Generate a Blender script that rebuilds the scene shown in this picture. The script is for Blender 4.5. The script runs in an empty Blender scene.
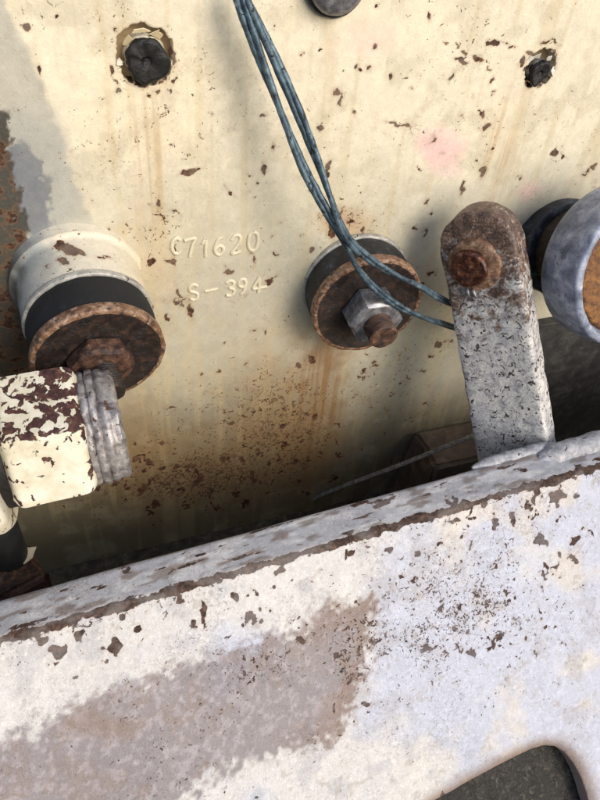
import bpy, math, random
import numpy as np
from mathutils import Matrix, Vector

scene = bpy.context.scene
col = scene.collection
random.seed(7)
RNG = np.random.default_rng(11)

# ------------------------------------------------------------------ camera
# vanishing points of the plumb line and of the panel's horizontals give the
# orientation; the panel is the plane y = 0, x to the right, z up (metres)
F = 662.0
_X = np.array([2150, 390, -F]); _X /= np.linalg.norm(_X)
_Z = -np.array([-78, -695, -F]); _Z /= np.linalg.norm(_Z)
_Z -= _X * (_X @ _Z); _Z /= np.linalg.norm(_Z)
_Y = np.cross(_Z, _X)
CM = np.stack([_X, _Y, _Z])
CP = np.array([0.0, -0.34, 0.0])

cam_d = bpy.data.cameras.new('camera')
cam = bpy.data.objects.new('camera', cam_d)
col.objects.link(cam)
cam_d.sensor_fit = 'HORIZONTAL'
cam_d.sensor_width = 36.0
cam_d.lens = 36.0 * F / 600.0
cam_d.clip_start = 0.01
cam_d.clip_end = 200.0
cam.matrix_world = Matrix(((CM[0, 0], CM[0, 1], CM[0, 2], CP[0]),
                           (CM[1, 0], CM[1, 1], CM[1, 2], CP[1]),
                           (CM[2, 0], CM[2, 1], CM[2, 2], CP[2]),
                           (0, 0, 0, 1)))
scene.camera = cam

# ------------------------------------------------------------------ light
SUN_EL = math.radians(32)
SUN_AZ = math.radians(25)          # to the right of the panel's normal
to_sun = Vector((math.sin(SUN_AZ) * math.cos(SUN_EL),
                 -math.cos(SUN_AZ) * math.cos(SUN_EL), math.sin(SUN_EL)))
world = bpy.data.worlds.new('World')
scene.world = world
world.use_nodes = True
wn = world.node_tree
wn.nodes.clear()
sky = wn.nodes.new('ShaderNodeTexSky')
sky.sky_type = 'NISHITA'
sky.sun_disc = False
sky.sun_elevation = SUN_EL
sky.sun_rotation = math.atan2(to_sun.x, to_sun.y)
sky.dust_density = 2.0
bgn = wn.nodes.new('ShaderNodeBackground')
bgn.inputs['Strength'].default_value = 0.14
won = wn.nodes.new('ShaderNodeOutputWorld')
wn.links.new(sky.outputs[0], bgn.inputs[0])
wn.links.new(bgn.outputs[0], won.inputs[0])

sun_d = bpy.data.lights.new('sun', 'SUN')
sun_d.energy = 1.5
sun_d.angle = math.radians(30.0)
sun_d.color = (1.0, 0.94, 0.86)
sun = bpy.data.objects.new('sun', sun_d)
col.objects.link(sun)
sun.rotation_euler = to_sun.to_track_quat('Z', 'Y').to_euler()
sun.location = to_sun * 3

scene.view_settings.view_transform = 'Standard'
scene.view_settings.look = 'None'
scene.view_settings.gamma = 1.0
scene.view_settings.use_curve_mapping = False
scene.view_settings.exposure = 0.44

# ------------------------------------------------------------------ pixel <-> place
def ray(px, py):
    return CM @ (np.array([px - 300.0, 400.0 - py, -F]) / F)

def on_y(px, py, y=0.0):
    r = ray(px, py)
    return CP + r * ((y - CP[1]) / r[1])

def on_z(px, py, z):
    r = ray(px, py)
    return CP + r * ((z - CP[2]) / r[2])

def at_depth(px, py, d):
    return CP + ray(px, py) * d

def to_px(P):
    v = (np.asarray(P) - CP) @ CM
    return 300 + F * v[..., 0] / -v[..., 2], 400 - F * v[..., 1] / -v[..., 2]

# ------------------------------------------------------------------ noise (numpy)
def _hash(ix, iy, seed):
    h = (ix.astype(np.int64) * 374761393 + iy.astype(np.int64) * 668265263 + seed * 1274126177) & 0xffffffff
    h = ((h ^ (h >> 13)) * 1274126177) & 0xffffffff
    return ((h ^ (h >> 16)) & 0xffff) / 65535.0

def vnoise(x, y, seed=0):
    ix, iy = np.floor(x), np.floor(y)
    fx, fy = x - ix, y - iy
    fx = fx * fx * (3 - 2 * fx); fy = fy * fy * (3 - 2 * fy)
    a = _hash(ix, iy, seed); b = _hash(ix + 1, iy, seed)
    c = _hash(ix, iy + 1, seed); d = _hash(ix + 1, iy + 1, seed)
    return (a + (b - a) * fx) * (1 - fy) + (c + (d - c) * fx) * fy

def fbm(x, y, seed=0, octv=4):
    s = 0; a = 0.5; t = 0
    for k in range(octv):
        s = s + a * vnoise(x, y, seed + k * 17); t += a
        x = x * 2.03 + 3.1; y = y * 2.03 + 7.7; a *= 0.5
    return s / t

def sstep(a, b, x):
    t = np.clip((x - a) / (b - a), 0, 1)
    return t * t * (3 - 2 * t)

def lin(rgb):
    c = np.asarray(rgb, float) / 255.0
    return np.where(c <= 0.04045, c / 12.92, ((c + 0.055) / 1.055) ** 2.4)

def L4(rgb):
    return tuple(lin(rgb)) + (1.0,)

def poly_sd(px, py, pts):
    """signed distance, positive inside"""
    pts = np.asarray(pts, float)
    d = np.full(px.shape, 1e9); inside = np.zeros(px.shape, bool)
    n = len(pts)
    for i in range(n):
        a, b = pts[i], pts[(i + 1) % n]
        e = b - a
        wx, wy = px - a[0], py - a[1]
        t = np.clip((wx * e[0] + wy * e[1]) / max(e @ e, 1e-9), 0, 1)
        d = np.minimum(d, np.hypot(wx - e[0] * t, wy - e[1] * t))
        cond = (a[1] > py) != (b[1] > py)
        with np.errstate(divide='ignore', invalid='ignore'):
            xi = (b[0] - a[0]) * (py - a[1]) / (b[1] - a[1]) + a[0]
        inside ^= cond & (px < xi)
    return np.where(inside, d, -d)

# ------------------------------------------------------------------ materials
class NT:
    def __init__(self, name):
        self.m = bpy.data.materials.new(name); self.m.use_nodes = True
        self.t = self.m.node_tree; self.t.nodes.clear()
        self.out = self.n('ShaderNodeOutputMaterial')
        self.b = self.n('ShaderNodeBsdfPrincipled')
        self.l(self.b.outputs[0], self.out.inputs[0])
        tc = self.n('ShaderNodeTexCoord')
        mp = self.n('ShaderNodeMapping'); mp.inputs['Scale'].default_value = (1000, 1000, 1000)
        self.l(tc.outputs['Object'], mp.inputs[0]); self.co = mp.outputs[0]
    def n(self, typ, **kw):
        x = self.t.nodes.new(typ)
        for k, v in kw.items(): setattr(x, k, v)
        return x
    def l(self, a, b): self.t.links.new(a, b)
    def put(self, sock, v):
        if hasattr(v, 'is_linked') or hasattr(v, 'links'): self.l(v, sock)
        else: sock.default_value = v
    def noise(self, size, detail=4, rough=0.55, dist=0.0, off=0.0, stretch=None):
        x = self.n('ShaderNodeTexNoise')
        x.inputs['Scale'].default_value = 1.0 / size
        x.inputs['Detail'].default_value = detail
        x.inputs['Roughness'].default_value = rough
        x.inputs['Distortion'].default_value = dist
        co = self.co
        if off or stretch:
            mp = self.n('ShaderNodeMapping')
            mp.inputs['Location'].default_value = (off, off * 1.7, off * 0.6)
            if stretch: mp.inputs['Scale'].default_value = stretch
            self.l(co, mp.inputs[0]); co = mp.outputs[0]
        self.l(co, x.inputs['Vector'])
        return x.outputs[0]
    def math(self, op, a, b=0.0, c=0.0):
        x = self.n('ShaderNodeMath', operation=op)
        self.put(x.inputs[0], a); self.put(x.inputs[1], b); self.put(x.inputs[2], c)
        return x.outputs[0]
    def step(self, v, a, b):
        x = self.n('ShaderNodeMapRange', interpolation_type='SMOOTHSTEP')
        self.put(x.inputs['Value'], v)
        x.inputs['From Min'].default_value = a; x.inputs['From Max'].default_value = b
        return x.outputs[0]
    def ramp(self, v, stops):
        x = self.n('ShaderNodeValToRGB')
        e = x.color_ramp.elements
        e[0].position, e[0].color = stops[0][0], L4(stops[0][1])
        e[1].position, e[1].color = stops[-1][0], L4(stops[-1][1])
        for p, c in stops[1:-1]:
            k = e.new(p); k.color = L4(c)
        self.put(x.inputs[0], v)
        return x.outputs[0]
    def mix(self, f, a, b, mode='MIX'):
        x = self.n('ShaderNodeMix', data_type='RGBA', blend_type=mode)
        self.put(x.inputs[0], f)
        for s, v in ((x.inputs[6], a), (x.inputs[7], b)):
            if isinstance(v, tuple) and len(v) == 3: v = L4(v)
            self.put(s, v)
        return x.outputs[2]
    def grey(self, v):
        x = self.n('ShaderNodeCombineColor')
        for i in range(3): self.put(x.inputs[i], v)
        return x.outputs[0]
    def attr(self, name):
        return self.n('ShaderNodeAttribute', attribute_name=name)
    def sep(self):
        x = self.n('ShaderNodeSeparateXYZ'); self.l(self.co, x.inputs[0]); return x.outputs
    def bump(self, h, dist=0.0003, strength=1.0):
        x = self.n('ShaderNodeBump'); x.inputs['Distance'].default_value = dist
        x.inputs['Strength'].default_value = strength
        self.l(h, x.inputs['Height']); self.l(x.outputs[0], self.b.inputs['Normal'])
    def done(self, color, rough, metal=0.0, spec=0.5):
        self.put(self.b.inputs['Base Color'], color)
        self.put(self.b.inputs['Roughness'], rough)
        self.put(self.b.inputs['Metallic'], metal)
        self.b.inputs['Specular IOR Level'].default_value = spec
        return self.m

RUST = [(0.28, (24, 15, 11)), (0.44, (54, 34, 23)), (0.58, (92, 58, 36)), (0.76, (146, 102, 64))]

def paint_material(name, grain=0.10, rough=0.5, worm=1.2, chipn=1.5, fleck=0.1, relief=1.0, halo_amt=0.3, rust_ramp=None):
    """old paint over rust: colour and chip depth come from the sheet's own attributes"""
    t = NT(name)
    pc = t.attr('paint').outputs['Color']
    ch = t.attr('chip').outputs['Fac']
    n1 = t.noise(worm * 1.6, 4, 0.6, 0.6)
    n2 = t.noise(0.7, 3, 0.6, off=31)
    n3 = t.noise(9, 5, 0.6, off=90)
    fld = t.math('ADD', ch, t.math('MULTIPLY', t.math('SUBTRACT', n1, 0.5), chipn))
    fld = t.math('ADD', fld, t.math('MULTIPLY', t.math('SUBTRACT', n2, 0.5), 0.5))
    sk = t.attr('speck').outputs['Fac']
    sn = t.noise(1.9, 2, 0.5, 0.9, off=510); sn2 = t.noise(3.6, 3, 0.6, 1.1, off=640)
    sp = t.math('MAXIMUM', t.step(t.math('ADD', sn, t.math('MULTIPLY', sk, 0.17)), 0.715, 0.745), t.step(t.math('ADD', sn2, t.math('MULTIPLY', sk, 0.15)), 0.70, 0.722))
    mask = t.math('MAXIMUM', t.step(fld, -0.12, 0.16), sp)
    halo = t.math('MULTIPLY', t.math('MAXIMUM', t.step(fld, -1.6, 0.1), t.step(t.math('ADD', sn2, t.math('MULTIPLY', sk, 0.15)), 0.62, 0.71)), halo_amt)
    v = t.math('ADD', 1.0 - grain, t.math('MULTIPLY', n1, grain * 2 * 0.6))
    v = t.math('MULTIPLY', v, t.math('ADD', 0.90, t.math('MULTIPLY', n3, 0.2)))
    base = t.mix(1.0, pc, t.grey(v), 'MULTIPLY')
    fk = t.noise(2.4, 4, 0.6, 1.4, off=201); fk2 = t.noise(1.7, 3, 0.55, 1.6, off=305)
    zone = t.step(t.noise(34, 3, 0.5, off=410), 0.36, 0.62)
    base = t.mix(t.math('MULTIPLY', t.math('MULTIPLY', t.step(fk, 0.53, 0.63), zone), fleck), base, (112, 104, 104))
    base = t.mix(t.math('MULTIPLY', t.step(fk2, 0.52, 0.64), fleck), base, t.mix(1.0, base, (1.45, 1.43, 1.4, 1.0), 'MULTIPLY'))
    base = t.mix(halo, base, (150, 112, 78))
    rust = t.ramp(t.noise(2.2, 5, 0.65, 0.3, off=12), rust_ramp or RUST)
    op = t.math('ADD', 0.80, t.math('MULTIPLY', t.step(t.noise(16, 3, 0.5, off=140), 0.42, 0.58), 0.20))
    c = t.mix(t.math('MULTIPLY', mask, op), base, rust)
    h = t.math('ADD', t.math('MULTIPLY', mask, -1.0), t.math('MULTIPLY', n1, 0.35))
    h = t.math('ADD', h, t.math('MULTIPLY', n3, 0.8))
    h = t.math('ADD', h, t.math('MULTIPLY', t.math('MULTIPLY', n2, mask), 0.8))
    h = t.math('ADD', h, t.math('MULTIPLY', t.math('ADD', fk, fk2), 0.35 * relief))
    t.bump(h, 0.00022 * (0.6 + 0.4 * relief))
    rg = t.math('ADD', rough, t.math('MULTIPLY', mask, 0.35))
    rg = t.math('ADD', rg, t.math('MULTIPLY', t.math('SUBTRACT', n3, 0.5), 0.25))
    return t.done(c, rg, 0.0, 0.4)

def worn_metal(name, stops, size=6, rough=(0.4, 0.8), metal=0.0, bump=0.0002, fine=1.0, dist=0.5, over=None):
    """mottled metal: ramp over noise, optional second layer (colour, threshold, size)"""
    t = NT(name)
    n = t.noise(size, 6, 0.62, dist)
    f = t.noise(fine, 4, 0.6, 0.4, off=55)
    c = t.ramp(t.math('ADD', t.math('MULTIPLY', n, 0.8), t.math('MULTIPLY', f, 0.2)), stops)
    h = t.math('ADD', n, t.math('MULTIPLY', f, 0.6))
    rg = t.math('ADD', rough[0], t.math('MULTIPLY', n, rough[1] - rough[0]))
    if over:
        for k, (oc, th, sz, rr) in enumerate(over):
            m = t.step(t.noise(sz, 5, 0.6, 0.6, off=7 + 40 * k), th - 0.02, th + 0.02)
            c = t.mix(m, c, oc)
            h = t.math('ADD', h, t.math('MULTIPLY', m, 0.9))
            rg = t.math('ADD', t.math('MULTIPLY', rg, t.math('SUBTRACT', 1.0, m)), t.math('MULTIPLY', m, rr))
    t.bump(h, bump)
    return t.done(c, rg, metal)

M = {}
M['panel'] = paint_material('cream_panel_paint', 0.12, 0.46, worm=1.1, chipn=2.0, fleck=0.16, relief=1.3)
M['beam'] = paint_material('white_beam_paint', 0.24, 0.5, worm=1.4, chipn=2.2, fleck=0.42, relief=2.0, halo_amt=0.14, rust_ramp=[(0.28, (28, 22, 20)), (0.45, (58, 44, 37)), (0.6, (88, 66, 54)), (0.78, (132, 104, 84))])
M['rubber'] = worn_metal('black_rubber', [(0.3, (6, 6, 8)), (0.55, (14, 15, 18)), (0.75, (34, 36, 42))], 5, (0.62, 0.85), bump=0.00012)
M['grey_rubber'] = worn_metal('weathered_grey_rubber', [(0.3, (14, 16, 19)), (0.5, (36, 39, 44)), (0.72, (88, 94, 100))], 6, (0.35, 0.6), bump=0.0001)
M['rust'] = worn_metal('brown_rust', [(0.3, (24, 17, 13)), (0.45, (54, 36, 27)), (0.58, (92, 63, 46)), (0.72, (146, 112, 86))], 5, (0.5, 0.85), bump=0.0004)
M['dark_rust'] = worn_metal('dark_rust', [(0.3, (18, 14, 12)), (0.5, (38, 28, 23)), (0.65, (70, 50, 38)), (0.8, (110, 84, 66))], 6, (0.4, 0.8), bump=0.0004, over=[((50, 47, 47), 0.58, 4, 0.45)])
M['orange_rust'] = worn_metal('orange_rust', [(0.3, (50, 30, 18)), (0.46, (104, 68, 36)), (0.6, (146, 100, 54)), (0.74, (186, 144, 92))], 4.5, (0.55, 0.9), bump=0.0005)
M['rim_rust'] = worn_metal('washer_rim_rust', [(0.3, (52, 38, 30)), (0.45, (104, 74, 54)), (0.58, (146, 116, 92)), (0.72, (190, 178, 162))], 4, (0.35, 0.7), bump=0.0003, over=[((64, 56, 54), 0.6, 5, 0.6)])
M['grey_steel'] = worn_metal('grey_steel', [(0.3, (74, 74, 78)), (0.5, (128, 128, 132)), (0.7, (178, 176, 174))], 4, (0.28, 0.55), 0.55, 0.00015)
M['pale_steel'] = worn_metal('pale_washer', [(0.3, (110, 110, 108)), (0.5, (164, 162, 154)), (0.7, (206, 202, 190))], 5, (0.3, 0.6), 0.2, 0.00015,
                             over=[((70, 44, 30), 0.64, 4, 0.8)])
M['blue_steel'] = worn_metal('blue_grey_roller', [(0.3, (58, 62, 74)), (0.45, (112, 120, 138)), (0.56, (152, 158, 174)), (0.7, (204, 206, 210))], 11, (0.35, 0.6), 0.1, 0.00016,
                             over=[((52, 50, 54), 0.66, 3, 0.7)])
M['wire'] = worn_metal('blue_grey_wire', [(0.3, (30, 38, 46)), (0.48, (66, 84, 96)), (0.62, (104, 124, 134)), (0.74, (160, 172, 176))], 7.0, (0.3, 0.55), 0.3, 0.0002, over=[((40, 38, 40), 0.62, 4, 0.6)])
M['black'] = worn_metal('oily_black', [(0.35, (4, 4, 4)), (0.6, (10, 9, 8)), (0.8, (26, 23, 20))], 3, (0.4, 0.75), 0.0, 0.0003)
M['dirt'] = worn_metal('packed_dirt', [(0.3, (46, 40, 30)), (0.5, (82, 72, 54)), (0.7, (126, 112, 88))], 9, (0.8, 1.0), 0.0, 0.0012, fine=1.6)
M['rope'] = worn_metal('wire_rope_steel', [(0.3, (96, 90, 82)), (0.5, (150, 142, 132)), (0.7, (196, 188, 176))], 3, (0.35, 0.6), 0.4, 0.0001)
M['gravel_dark'] = worn_metal('dark_mottled_liner', [(0.34, (14, 13, 12)), (0.5, (36, 33, 29)), (0.6, (66, 61, 54)), (0.74, (140, 130, 114))], 4.2, (0.5, 0.8), 0.0, 0.0012, fine=1.4, dist=1.6)
M['hose'] = worn_metal('black_hose', [(0.3, (12, 12, 12)), (0.6, (26, 26, 26)), (0.8, (46, 44, 42))], 6, (0.5, 0.75))
M['cream'] = worn_metal('cream_paint', [(0.3, (186, 176, 148)), (0.5, (216, 206, 178)), (0.7, (232, 224, 200))], 12, (0.4, 0.6), 0.0, 0.00012,
                        over=[((64, 40, 28), 0.70, 3.0, 0.85)])

# ------------------------------------------------------------------ mesh helpers
def tag(o, label, cat, group=None):
    o['label'] = label; o['category'] = cat
    if group: o['group'] = group
    return o

def empty(name, mat4=None):
    o = bpy.data.objects.new(name, None)
    o.empty_display_size = 0.01
    col.objects.link(o)
    if mat4 is not None: o.matrix_world = mat4
    return o

def obj(name, verts, faces, mat, parent=None, smooth=35, attrs=None):
    me = bpy.data.meshes.new(name)
    verts = np.asarray(verts, dtype=np.float32)
    if isinstance(faces, np.ndarray):
        nf, k = faces.shape
        me.vertices.add(len(verts)); me.vertices.foreach_set('co', verts.ravel())
        me.loops.add(nf * k); me.loops.foreach_set('vertex_index', faces.astype(np.int32).ravel())
        me.polygons.add(nf)
        me.polygons.foreach_set('loop_start', np.arange(0, nf * k, k, dtype=np.int32))
        me.update(calc_edges=True)
    else:
        me.from_pydata(verts.tolist(), [], faces); me.update()
    me.validate()
    for k, v in (attrs or {}).items():
        v = np.asarray(v, dtype=np.float32)
        if v.ndim == 2:
            a = me.color_attributes.new(k, 'FLOAT_COLOR', 'POINT')
            a.data.foreach_set('color', np.hstack([v, np.ones((len(v), 1), np.float32)]).ravel())
        else:
            a = me.attributes.new(k, 'FLOAT', 'POINT'); a.data.foreach_set('value', v)
    me.shade_smooth()
    if smooth < 180: me.set_sharp_from_angle(angle=math.radians(smooth))
    me.materials.append(M[mat] if isinstance(mat, str) else mat)
    o = bpy.data.objects.new(name, me); col.objects.link(o)
    if parent is not None: o.parent = parent
    return o

def frame(origin, zaxis, xhint=(1, 0, 0)):
    z = Vector(zaxis).normalized(); x = Vector(xhint)
    x = (x - z * x.dot(z)).normalized(); y = z.cross(x)
    o = Vector(origin)
    return Matrix(((x.x, y.x, z.x, o.x), (x.y, y.y, z.y, o.y), (x.z, y.z, z.z, o.z), (0, 0, 0, 1)))

def hexr(th, r, soft=0.06):
    a = (th + math.pi / 6) % (math.pi / 3) - math.pi / 6
    return np.minimum(r / np.cos(a), r * 1.147)

def rounded_profile(pts, bev, n=3):
    """pts: list of (r, z) corners; returns the corners rounded by bev"""
    out = []
    P = [np.array(p, float) for p in pts]
    for i, p in enumerate(P):
        if i == 0 or i == len(P) - 1: out.append(tuple(p)); continue
        a, b = P[i - 1] - p, P[i + 1] - p
        la, lb = np.linalg.norm(a), np.linalg.norm(b)
        d = min(bev, la * 0.45, lb * 0.45)
        A, B = p + a / la * d, p + b / lb * d
        for k in range(n + 1):
            t = k / n
            out.append(tuple((1 - t) ** 2 * A + 2 * t * (1 - t) * p + t * t * B))
    return out

def lathe(name, prof, mat, parent, seg=96, wob=0.0, seed=0, hexa=False, phase=0.0, smooth=40, center=(0, 0), sub=0.0025, dents=0.0):
    """profile in metres (r, z) revolved round local z; wob = rough radial and axial unevenness"""
    pr = []
    for i in range(len(prof) - 1):
        a, b = np.array(prof[i]), np.array(prof[i + 1])
        k = max(1, int(np.linalg.norm(b - a) / sub))
        for j in range(k): pr.append(a + (b - a) * j / k)
    pr.append(np.array(prof[-1]))
    pr = np.array(pr)
    th = np.linspace(0, 2 * math.pi, seg, endpoint=False) + phase
    n = len(pr)
    R = np.repeat(pr[:, 0:1], seg, 1); Zc = np.repeat(pr[:, 1:2], seg, 1)
    T = np.repeat(th[None], n, 0)
    if hexa: R = np.where(R > 1e-6, hexr(T - phase, 1.0) * R, R)
    if wob or dents:
        ct, st = np.cos(T) * R * 170 + seed * 3.3, np.sin(T) * R * 170 + seed * 1.7
        k1 = fbm(ct + Zc * 150, st - Zc * 120, seed, 4) - 0.5
        k2 = fbm(ct * 2.5 + Zc * 300, st * 2.5 - Zc * 200, seed + 5, 3) - 0.5
        amp = wob * k1 * 2 + dents * k2 * 2
        R = np.maximum(R + amp * (R > 1e-5), 0)
        Zc = Zc + amp * 0.7
    V = np.stack([R * np.cos(T) + center[0], R * np.sin(T) + center[1], Zc], -1).reshape(-1, 3)
    faces = []
    for i in range(n - 1):
        for j in range(seg):
            j2 = (j + 1) % seg
            faces.append((i * seg + j, i * seg + j2, (i + 1) * seg + j2, (i + 1) * seg + j))
    if pr[0, 0] > 1e-6: faces.append(tuple(range(seg - 1, -1, -1)))
    if pr[-1, 0] > 1e-6: faces.append(tuple((n - 1) * seg + j for j in range(seg)))
    return obj(name, V, faces, mat, parent, smooth)

def catmull(pts, n):
    P = np.array(pts, float)
    P = np.vstack([2 * P[0] - P[1], P, 2 * P[-1] - P[-2]])
    out = []
    m = len(P) - 3
    for i in range(m):
        p0, p1, p2, p3 = P[i:i + 4]
        for t in np.linspace(0, 1, n, endpoint=False):
            out.append(0.5 * ((2 * p1) + (-p0 + p2) * t + (2 * p0 - 5 * p1 + 4 * p2 - p3) * t * t + (-p0 + 3 * p1 - 3 * p2 + p3) * t ** 3))
    out.append(P[-2])
    return np.array(out)

def sweep_frames(C):
    T = np.gradient(C, axis=0); T /= np.linalg.norm(T, axis=1)[:, None]
    N = np.zeros_like(T)
    a = np.array([0, 0, 1.0]) if abs(T[0][2]) < 0.9 else np.array([1.0, 0, 0])
    n = a - T[0] * (a @ T[0]); n /= np.linalg.norm(n)
    for i in range(len(C)):
        n = n - T[i] * (n @ T[i]); n /= np.linalg.norm(n); N[i] = n
    return T, N, np.cross(T, N)

def tube_geo(C, r, seg=10, wob=0.0, seed=0):
    C = np.asarray(C); T, N, B = sweep_frames(C)
    th = np.linspace(0, 2 * math.pi, seg, endpoint=False)
    n = len(C)
    rr = np.full((n, seg), 1.0) * (np.asarray(r)[:, None] if np.ndim(r) else r)
    if wob:
        I, J = np.meshgrid(np.arange(n), th, indexing='ij')
        rr = rr * (1 + wob * 2 * (fbm(I * 0.35 + seed * 9, np.cos(J) * 1.5 + np.sin(J) * 2.1, seed, 3) - 0.5))
    V = C[:, None] + rr[..., None] * (np.cos(th)[None, :, None] * N[:, None] + np.sin(th)[None, :, None] * B[:, None])
    V = V.reshape(-1, 3); f = []
    for i in range(n - 1):
        for j in range(seg):
            j2 = (j + 1) % seg
            f.append((i * seg + j, i * seg + j2, (i + 1) * seg + j2, (i + 1) * seg + j))
    f.append(tuple(range(seg - 1, -1, -1))); f.append(tuple((n - 1) * seg + j for j in range(seg)))
    return V, f

def bevel_box(name, size, mat, parent=None, mw=None, bev=0.002, wob=0.0, seed=0, taper=1.0):
    """box with its base at local z = 0, bevelled edges and slightly uneven faces"""
    import bmesh
    bm = bmesh.new()
    bmesh.ops.create_cube(bm, size=1)
    for v in bm.verts:
        k = taper if v.co.z > 0 else 1.0
        v.co = Vector((v.co.x * size[0] * k, v.co.y * size[1] * k, (v.co.z + 0.5) * size[2]))
    bmesh.ops.bevel(bm, geom=bm.edges[:], offset=bev, segments=3, affect='EDGES')
    if wob:
        bmesh.ops.subdivide_edges(bm, edges=[e for e in bm.edges if e.calc_length() > bev * 3], cuts=6, use_grid_fill=True)
        for v in bm.verts:
            k = fbm(np.array([v.co.x * 120 + seed]), np.array([(v.co.y + v.co.z) * 120]), seed, 3)[0] - 0.5
            v.co += Vector((k, -k, k)) * wob
    me = bpy.data.meshes.new(name); bm.to_mesh(me); bm.free()
    me.shade_smooth(); me.set_sharp_from_angle(angle=math.radians(40))
    me.materials.append(M[mat])
    o = bpy.data.objects.new(name, me); col.objects.link(o)
    if parent is not None: o.parent = parent
    if mw is not None: o.matrix_world = mw
    return o

def sheet_faces(nu, nv):
    i, j = np.meshgrid(np.arange(nu - 1), np.arange(nv - 1), indexing='ij')
    a = (i * nv + j).ravel()
    return np.stack([a, a + nv, a + nv + 1, a + 1], 1)

def cut_holes(V, F4, UV, holes, depth_vec, extra):
    """holes: functions (u, v) -> signed distance (positive inside), in metres.
    Removes the faces inside, snaps the rim onto the outline and turns it inward."""
    rims = []
    keep = np.ones(len(F4), bool)
    for fn in holes:
        s = fn(UV[:, 0], UV[:, 1])
        ins = (s[F4] > 0).sum(1) >= 3
        kill = ins & keep
        rv = np.intersect1d(F4[kill].ravel(), F4[keep & ~kill].ravel())
        keep &= ~kill
        e = 2e-4
        for _ in range(6):
            u, v = UV[rv, 0], UV[rv, 1]
            s0 = fn(u, v)
            gu = (fn(u + e, v) - fn(u - e, v)) / (2 * e); gv = (fn(u, v + e) - fn(u, v - e)) / (2 * e)
            g2 = np.maximum(gu * gu + gv * gv, 0.2)
            UV[rv, 0] -= s0 * gu / g2; UV[rv, 1] -= s0 * gv / g2
        rims.append(rv)
    return keep, rims

def boundary_edges(Fk):
    e = np.vstack([Fk[:, [0, 1]], Fk[:, [1, 2]], Fk[:, [2, 3]], Fk[:, [3, 0]]])
    key = np.sort(e, 1)
    k = key[:, 0].astype(np.int64) * (key.max() + 1) + key[:, 1]
    _, idx, cnt = np.unique(k, return_index=True, return_counts=True)
    return e[idx[cnt == 1]]

def skirt(V, Fk, extra, sel, offs, depth_steps):
    """extrude the boundary edges whose two vertices satisfy sel along offs"""
    e = boundary_edges(Fk)
    e = e[sel[e[:, 0]] & sel[e[:, 1]]]
    vs = np.unique(e); mp = {}
    prev = {int(v): int(v) for v in vs}
    newF = []
    for d in depth_steps:
        base = len(V)
        V = np.vstack([V, V[[prev[int(v)] for v in vs]] + offs * d])
        extra = {k: np.concatenate([a, a[[prev[int(v)] for v in vs]]]) for k, a in extra.items()}
        cur = {int(v): base + i for i, v in enumerate(vs)}
        newF += [(prev[int(b)], prev[int(a)], cur[int(a)], cur[int(b)]) for a, b in e]
        prev = cur
    return V, np.vstack([Fk, np.array(newF)]), extra, vs

def chip_field(px, py, chips, mm_per_px=0.6, base=-5.0):
    f = np.full(px.shape, base)
    for (x, y, rx, ry, a) in chips:
        rx, ry = rx * 0.86, ry * 0.86
        m = np.nonzero((np.abs(px - x) < max(rx, ry) + 9) & (np.abs(py - y) < max(rx, ry) + 9))[0]
        if not len(m): continue
        dx, dy = px[m] - x, py[m] - y
        c, s = math.cos(math.radians(a)), math.sin(math.radians(a))
        u, v = dx * c + dy * s, -dx * s + dy * c
        q = (1 - np.hypot(u / rx, v / ry)) * min(rx, ry) * mm_per_px
        f[m] = np.maximum(f[m], q)
    return f

def blend(c, color, a):
    return c + (lin(color) - c) * np.clip(a, 0, 1)[:, None]

# ================================================================== the setting
def box_struct(name, lo, hi, mat):
    lo, hi = np.array(lo), np.array(hi)
    n = 60
    u = np.linspace(0, 1, n); U, W = np.meshgrid(u, np.linspace(0, 1, 24), indexing='ij')
    X = lo[0] + (hi[0] - lo[0]) * U; Yy = lo[1] + (hi[1] - lo[1]) * W
    Zz = hi[2] + (fbm(X * 60, Yy * 60, 3, 4) - 0.5) * 0.006
    V = np.stack([X, Yy, Zz], -1).reshape(-1, 3)
    Fc = sheet_faces(n, 24)
    V, Fc, _, _ = skirt(V, Fc, {}, np.ones(len(V), bool), np.array([0, 0, -1.0]), [hi[2] - lo[2]])
    o = obj(name, V, Fc, mat, smooth=60); o['kind'] = 'structure'
    return o

FLOOR = -0.498
box_struct('channel_floor', (-0.30, -0.1185, -0.53), (0.70, 0.002, FLOOR), 'dirt')

# ================================================================== the painted panel
H1 = on_y(145, 56); H2 = on_y(541, 68)
R1, R2 = 0.0136, 0.0104
STEP = 0.0009
ux = np.concatenate([np.arange(-0.150, 0.400, STEP), np.arange(0.400, 0.700, 0.003)]); vz = np.arange(-0.530, -0.020, STEP)
U, W = np.meshgrid(ux, vz, indexing='ij')
UV = np.stack([U.ravel(), W.ravel()], 1)
F4 = sheet_faces(len(ux), len(vz))

def ragged(c, r, seed, amp):
    def fn(u, v):
        a = np.arctan2(v - c[2], u - c[0])
        rr = r * (1 + amp * (fbm(np.cos(a) * 4.5 + 9 + seed, np.sin(a) * 4.5 + 5, seed, 4) - 0.5) * 2)
        return rr - np.hypot(u - c[0], v - c[2])
    return fn
keep, rims = cut_holes(None, F4, UV, [ragged(H1, R1, 3, 0.17), ragged(H2, R2, 8, 0.22)], None, None)
P = np.stack([UV[:, 0], np.zeros(len(UV)), UV[:, 1]], 1)
px, py = to_px(P)
mmx, mmz = P[:, 0] * 1000, P[:, 2] * 1000
big = fbm(mmx / 60, mmz / 60, 21, 4); med = fbm(mmx / 14, mmz / 14, 22, 4); fin = fbm(mmx / 4, mmz / 4, 23, 3)
str_ = fbm(mmx / 5, mmz / 80, 24, 3)
pw, pv = px + (med - 0.5) * 26, py + (fbm(mmx / 14, mmz / 14, 28, 4) - 0.5) * 26     # warped pixel coordinates
c = np.repeat(lin((228, 218, 193))[None], len(P), 0)
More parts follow.
